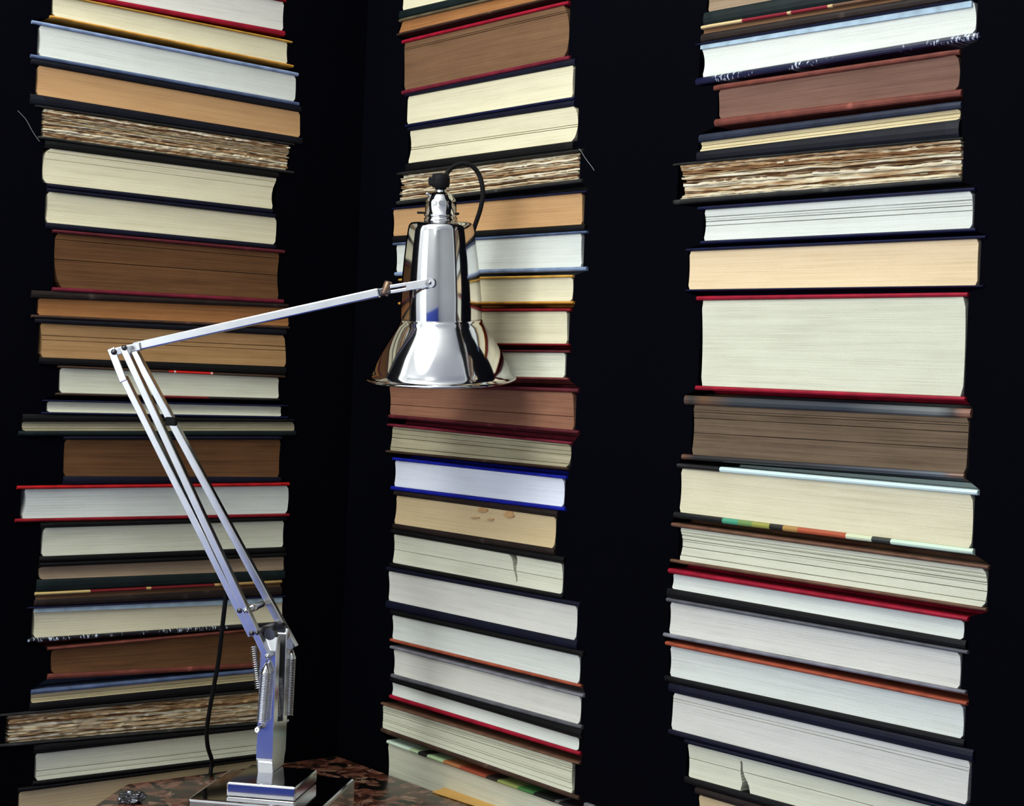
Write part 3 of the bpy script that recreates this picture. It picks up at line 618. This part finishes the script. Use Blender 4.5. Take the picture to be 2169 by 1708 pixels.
# post: a slotted fork seen from its narrow side
pb = on_plane(580, 1632, TABLE_Z + STEP); pl = LI @ pb; PX = pl.x - .0058; PY = pl.y + .006
def yz_part(name, poly, x0, x1, mat, bev=.0012):
    bm = bmesh.new(); bm_prism(bm, poly, x0, x1, 'yz', bev); return bm_obj(name, bm, mat, lamp)
sl0, sl1, zt = -.013, .012, .205
post_poly = [(-.0205, STEP), (-.0215, .0615), (-.0255, .064), (-.026, .067), (-.027, .19), (-.024, zt), (-.017, zt + .002), (sl0, zt - .004), (sl0, .106), (sl1, .102), (sl1, zt - .002), (.018, zt + .004), (.024, zt + .002), (.027, .19), (.026, .067), (.0255, .064), (.0215, .0615), (.0205, STEP)]
yz_part('post', [(PY + a, b) for a, b in post_poly], PX - .0095, PX + .0095, satin)
bm = bmesh.new(); bm_box(bm, PX - .0085, PX - .002, PY + sl0 + .0003, PY + sl1 - .0003, .108, zt - .012); bm_obj('slot_dark_fill', bm, rubber, lamp)  # black block added to darken the inside of the slot
def bar(name, p, q, wid, dep, mat, yoff=0.0, bev=.0008, parent=None, ext=(0, 0)):
    """straight bar between two points that lie in one lamp plane; wid in the plane, dep across it"""
    d = (q - p); L = d.length; d.normalize(); p = p - d * ext[0]; L += ext[0] + ext[1]
    n = Vector((-d.z, 0, d.x)); y = Vector((0, 1, 0))
    Mx = Matrix(((d.x, y.x, n.x, p.x), (d.y, y.y, n.y, p.y), (d.z, y.z, n.z, p.z), (0, 0, 0, 1)))
    bm = bmesh.new(); bm_box(bm, 0, L, -dep / 2 + yoff, dep / 2 + yoff, -wid / 2, wid / 2, bev, Mx, 2); return bm_obj(name, bm, mat, parent or lamp)
def channel(name, p, q, wid, dep, mat, th=.0011):
    """U-section bar, open at the back"""
    d = (q - p); L = d.length; d.normalize(); n = Vector((-d.z, 0, d.x))
    sec = [(-wid / 2, dep / 2), (-wid / 2, -dep / 2), (wid / 2, -dep / 2), (wid / 2, dep / 2), (wid / 2 - th, dep / 2), (wid / 2 - th, -dep / 2 + th), (-wid / 2 + th, -dep / 2 + th), (-wid / 2 + th, dep / 2)]
    bm = bmesh.new(); A, B = [], []
    for s, e in ((A, p), (B, q)):
        for a, b in sec: s.append(bm.verts.new(e + n * a + Vector((0, b, 0))))
    m = len(sec); bm.faces.new(A); bm.faces.new(B[::-1])
    for i in range(m): bm.faces.new([A[i], B[i], B[(i + 1) % m], A[(i + 1) % m]])
    es = [e for e in bm.edges if {e.verts[0], e.verts[1]} in ({A[1], B[1]}, {A[2], B[2]})]
    bmesh.ops.bevel(bm, geom=es, offset=.0009, segments=3, affect='EDGES', profile=.5)
    return bm_obj(name, bm, mat, lamp)
def screw(p, r, mat, out=-1, parent=None, name='screw'):
    bm = bmesh.new(); lathe(bm, [(0, -.002), (r, -.002), (r, .0006), (r * .85, .0016), (r * .5, .0026), (0, .003)], 16, Matrix.Translation(p) @ Matrix.Rotation(math.pi / 2 if out < 0 else -math.pi / 2, 4, 'X'))
    return bm_obj(name, bm, mat, parent or lamp, True)
YN, YF = PY - .031, PY + .031                    # near and far planes of the linkage
s_ = px_size(LP(400, 1050, YN))
A0, A1 = LP(262, 800, YN), LP(534, 1346, YN)
channel('lower_arm_bar', A0, A1, 14.5 * s_, .009, satin)
tabt, tabb = LP(241, 746, YN), LP(263, 803, YN); bar('arm_tab', tabt, tabb, 17 * s_, .0022, satin, -.0045, .0006, ext=(.0045, .003))
B0, B1 = LP(264, 737, YN), LP(568, 1393, YN)
channel('lower_arm_bar', B0 + Vector((0, -.0012, 0)), B1 + Vector((0, -.0012, 0)), 15 * s_, .0095, satin)
C0, C1 = LP(285, 746, YF), LP(623, 1372, YF)
channel('lower_arm_bar', C0, C1, 16.5 * s_, .0095, satin)
for (x, y), mt, r in (((241, 746), darkm, .0033), ((263, 737), darkm, .0031), ((507, 1294), darkm, .003), ((521, 1294), chrome, .0033), ((533, 1342), darkm, .003), ((545, 1341), darkm, .0026), ((567, 1391), chrome, .003)):
    screw(LP(x, y, YN - .0065) , r, mt)
cl = LP(362, 893, YF - .006); bm = bmesh.new(); bm_box(bm, -.0065, .0065, -.003, .006, -.005, .005, .001, Matrix.Translation(cl)); bm_obj('cable_clip', bm, rubber, lamp)
# cross tube between near and far bars, and the pivot tube in the fork
def y_tube(name, p, y0, y1, r, mat, rings=()):
    prof = [(0, y0), (r, y0)]
    for a, b, rr in rings: prof += [(r, a), (rr, a), (rr, b), (r, b)]
    prof += [(r, y1), (0, y1)]
    bm = bmesh.new(); lathe(bm, prof, 20, Matrix.Translation((p.x, 0, p.z)) @ Matrix.Rotation(-math.pi / 2, 4, 'X')); return bm_obj(name, bm, mat, lamp, True)
c1 = LP(522, 1294, YN); y_tube('cross_tube', c1, YN + .004, YF - .004, .0036, satin, ((YN + .018, YN + .034, .0042),))
screw(Vector((c1.x, YF + .006, c1.z)), .0036, chrome, 1)
piv = LP(546, 1341, YN); y_tube('pivot_tube', piv, YN + .004, YF - .004, .0045, darkm)
for yy in (PY - .020, PY + .019):
    bm = bmesh.new(); lathe(bm, [(0, -.0055), (.0065, -.0055), (.0056, -.0055), (.0064, -.0045), (.0064, .0045), (.0065, .0055), (.0065, .0055), (0, .0055)], 24, Matrix.Translation((PX, yy, zt + .003)) @ Matrix.Rotation(math.pi / 2, 4, 'X')); bm_obj('fork_head', bm, darkm, lamp)
# springs
def spring(name, top, bot, r, turns, wire, cap=True, hook=True):
    ax = bot - top; L = ax.length; ax.normalize(); a = ax.cross(Vector((0, 1, 0))).normalized(); b = ax.cross(a)
    n = turns * 12; pts = [top + ax * (L * i / n) + (a * math.cos(2 * math.pi * i / 12) + b * math.sin(2 * math.pi * i / 12)) * r for i in range(n + 1)]
    v, f = tube_mesh(pts, wire, 5); sp = mesh_obj(name, v, f, steel, lamp, True)
    q = Vector((0, 0, 1)).rotation_difference(-ax).to_matrix().to_4x4()
    if cap:
        bm = bmesh.new(); lathe(bm, [(0, 0), (r + wire, 0), (r + wire, .001), (.0016, .0115), (0, .0115)], 20, Matrix.Translation(top) @ q); bm_obj('spring_cap', bm, chrome, sp, True)
    if hook:
        v, f = tube_mesh([top - ax * .011, top - ax * .016, top - ax * .019 + a * .001], .0009, 6); mesh_obj('hook', v, f, steel, sp, True)
    return sp
spring('spring', LP(563, 1427, YN - .003), LP(554, 1531, YN - .003), 10.5 * s_, 31, .00055)
spring('spring', LP(617, 1396, YF + .002), LP(611, 1516, YF + .002), 9.5 * s_, 34, .00055)
spring('spring', LP(537, 1369, PY + .002), LP(548, 1460, PY + .002), 7 * s_, 20, .0007, False)
spring('spring', LP(583, 1440, PY + .004), LP(588, 1519, PY + .004), 6 * s_, 22, .0006, False, False)
hk = LP(546, 1545, YN - .004); y_tube('spring_pin', hk, YN - .008, PY - .026, .0022, chrome, ((YN - .008, YN - .004, .0034),))
hk2 = LP(609, 1526, YF + .002); y_tube('spring_pin', hk2, PY + .026, YF + .006, .0022, chrome)
# upper arm
YU = YN + .012
bar('elbow_plate', LP(241, 746, YN + .006), LP(290, 735, YN + .006), 17 * s_, .003, satin, 0, .0007, ext=(.004, .004))
U0, U1 = LP(284, 735.5, YU), LP(804, 620, YU); su = px_size((U0 + U1) / 2)
bar('upper_arm', U0, U1, 19 * su, 18 * su, satin, 0, .0014)
U2 = LP(826, 614, YU); bar('arm_ferrule', U1, U2, 15 * su, 13 * su, darkm, 0, .001)
bronze = simple('bronze_clamp', (.20, .13, .09), .4, .8)
bm = bmesh.new(); pc = LP(818, 613, YU); lathe(bm, [(0, -.007), (.0045, -.007), (.0048, -.004), (.0048, .008), (.003, .0095), (0, .0095)], 14, Matrix.Translation(pc) @ Matrix.Rotation(R(18), 4, 'Y')); bm_obj('clamp_collar', bm, bronze, lamp, True)
P0, P1 = LP(827, 613.5, YU - .003), LP(911, 599.5, YU - .003); d = (P1 - P0).normalized(); nrm = Vector((-d.z, 0, d.x)); hw = 9.3 * su
for k in (1, -1):
    bar('arm_link', P0 + nrm * hw * .58 * k, P0 + d * .019 + nrm * hw * .58 * k, hw * .8, .0026, satin, 0, .0006)
bar('arm_link', P0 + d * .0185, P1, hw * 1.9, .0026, satin, 0, .0006)
bm = bmesh.new(); lathe(bm, [(0, -.0013), (hw * 1.08, -.0013), (hw * 1.08, .0013), (0, .0013)], 24, Matrix.Translation(P1) @ Matrix.Rotation(math.pi / 2, 4, 'X')); bm_obj('arm_link', bm, satin, lamp)
screw(P1 + Vector((0, -.0013, 0)), .0021, steel)
# shade
YS = YU + .064
rim_c = LP(934.5, 803, YS); sp_ = px_size(rim_c)
SM = Matrix.Translation(rim_c) @ Matrix.Rotation(R(-1.1), 4, 'Y') @ Matrix.Rotation(R(7.2), 4, 'X')
shade_prof = [(157, -1), (158.5, 1), (157.5, 3.5), (153, 5), (149, 8), (147, 15), (143, 25), (136, 40), (130, 53), (122.5, 67), (111, 86), (101, 101), (93, 113), (88.5, 121), (87, 126), (86, 127), (86.3, 130), (85.2, 170), (81.5, 217), (77.5, 255), (73.5, 287), (69, 315), (67, 324), (63, 329), (55, 331.5), (34, 332)]
inner = [(33, 330.5), (54, 330), (61, 327.5), (65.4, 322), (71.8, 287), (83.5, 170), (84.4, 128), (85.6, 124), (91, 113), (109, 86), (120.5, 67), (134, 40), (145, 15), (148, 6), (153, 1)]
bm = bmesh.new(); lathe(bm, [(r * sp_, z * sp_) for r, z in shade_prof + inner + [shade_prof[0]]], 96, SM)
shade = bm_obj('lamp_shade', bm, chrome, lamp, True)
bm = bmesh.new(); lathe(bm, [((156 + 3.2 * math.cos(a)) * sp_, (1.5 + 3.2 * math.sin(a)) * sp_) for a in [i * math.pi / 5 for i in range(11)]], 96, SM); bm_obj('rim', bm, chrome, shade, True)
sock = [(34, 331), (35, 332), (35, 339), (33, 340), (32.5, 342.5), (35, 343.5), (35, 347), (33, 348), (32.5, 372), (31.5, 376), (29.5, 379), (26, 384), (23.5, 388), (19, 391), (13, 392), (12, 394), (12, 404), (0, 404)]
SX = Matrix.Translation((.0, 0, 0))
bm = bmesh.new(); lathe(bm, [(r * sp_, z * sp_) for r, z in sock], 40, SM); so = bm_obj('lamp_socket', bm, chrome, lamp, True)
def in_shade(x, y, z): return SM @ Vector((x * sp_, y * sp_, z * sp_))
v, f = tube_mesh([in_shade(-49, -6, 350), in_shade(40, -6, 348)], 2.4 * sp_, 10); mesh_obj('switch_pin', v, f, rubber, so, True)
v, f = tube_mesh([in_shade(-18, -4, 386), in_shade(-27, -5, 389), in_shade(-31, -5, 391)], 3.2 * sp_, 10); mesh_obj('grub_screw', v, f, chrome, so, True)
bm = bmesh.new(); lathe(bm, [(0, 402), (17, 402), (19, 408), (19.5, 420), (17, 430), (9, 432), (0, 432)], 20, SM @ Matrix.Scale(sp_, 4)); bmesh.ops.translate(bm, vec=(0, 0, 0), verts=bm.verts)
grip = bm_obj('cable_grip', bm, rubber, lamp, True)
bm = bmesh.new(); bm_box(bm, -9, 6, -12, 12, -9, 9, 3.5, SM @ Matrix.Scale(sp_, 4) @ Matrix.Translation((-15, -2, 415)), 2); bm_obj('grip_screw', bm, rubber, grip)
loop = [(943, 386), (945, 373), (951, 361), (964, 351), (982, 346.5), (1000, 352), (1014, 369), (1021, 392), (1022.5, 415), (1017, 445), (1007, 475), (1002, 490)]
v, f = tube_mesh(spline([LP(x, y, YS + .004 * min(i, 6)) for i, (x, y) in enumerate(loop)], 6), 5.1 * sp_, 12); mesh_obj('cable', v, f, rubber, lamp, True)
# mains cable: hangs from the far bar and drops behind the table
cab = [(480, 1240), (477, 1275), (472, 1320), (467, 1365), (462, 1405), (453, 1455), (443, 1510), (438, 1550), (440, 1582), (447, 1605), (450, 1622), (446, 1642)]
pts = []
for i, (x, y) in enumerate(cab):
    a = LF @ LP(x, y, YN + .018)
    u, z = on_wall('L', x, y, -.0145); b = FRAME['L'] @ Vector((u, -.0145, z)); k = i / (len(cab) - 1); k = k * k * (3 - 2 * k)
    pts.append(LI @ (a.lerp(b, k)))
pts.append(pts[-1] + Vector((0, 0, -.12)))
v, f = tube_mesh(spline(pts, 6), 5.0 * s_, 10); mesh_obj('mains_cable', v, f, rubber, lamp, True)

# ------------------------------------------------------------------ things on the table
env_mat = simple('manila_paper', lin((206, 160, 84)), .7, 0, .08, 25)
e = [on_plane(x, y, TABLE_Z + .002) for x, y in ((916, 1677), (957, 1664), (1097, 1708))]
e4 = e[0] + (e[2] - e[1]); cen = (e[1] + e4) / 2; cen.z = TABLE_Z
root = empty('envelope', Matrix.Translation(cen)); tag(root, 'yellow manila envelope lying on the marble beside the middle stack', 'envelope')
q = [(p.x - cen.x, p.y - cen.y) for p in (e[0], e[1], e[2], e4)]
bm = bmesh.new(); bm_prism(bm, q, .0004, .0022, 'xy', .0003); bm_obj('envelope_body', bm, env_mat, root)
a, b, c, d4 = [Vector((x, y, 0)) for x, y in q]; tip = (a + b + c + d4) / 4
fl_ = [b, c, b.lerp(c, .5).lerp(tip, .8)]
bm = bmesh.new(); bm_prism(bm, [(p.x, p.y) for p in fl_], .0022, .0028, 'xy'); bm_obj('flap', bm, env_mat, root)
foil_mat = simple('silver_foil', (.22, .23, .25), .35, 1.0)
fp = on_plane(268, 1700, TABLE_Z); bm = bmesh.new(); bmesh.ops.create_icosphere(bm, subdivisions=4, radius=.013)
for v_ in bm.verts:
    n_ = noise.noise(v_.co * 160) * .35 + noise.noise(v_.co * 420) * .2; v_.co *= 1 + n_; v_.co.z = max(v_.co.z * .55, -.006); v_.co.x *= 1.15
zmin = min(v_.co.z for v_ in bm.verts)
for v_ in bm.verts: v_.co.z -= zmin - .0003
fo = bm_obj('crumpled_foil', bm, foil_mat); fo.location = (fp.x + .006, fp.y, TABLE_Z); tag(fo, 'small crumpled silver foil at the left end of the marble table', 'foil')

wp = [on_wall('R', x, y, 0) for x, y in ((1244, 1699), (1263, 1716))]
bm = bmesh.new(); bm_box(bm, wp[0][0] - wp[0][0], wp[1][0] - wp[0][0], -.006, -.0002, 0, wp[0][1] - wp[1][1], .0015, seg=2)
pl8 = bm_obj('wall_plate', bm, simple('grey_plate', (.28, .28, .29), .4, .6)); pl8.matrix_world = FRAME['R'] @ Matrix.Translation((wp[0][0], 0, wp[1][1]))
tag(pl8, 'small grey plate on the black wall, at the foot of the middle stack', 'wall plate')
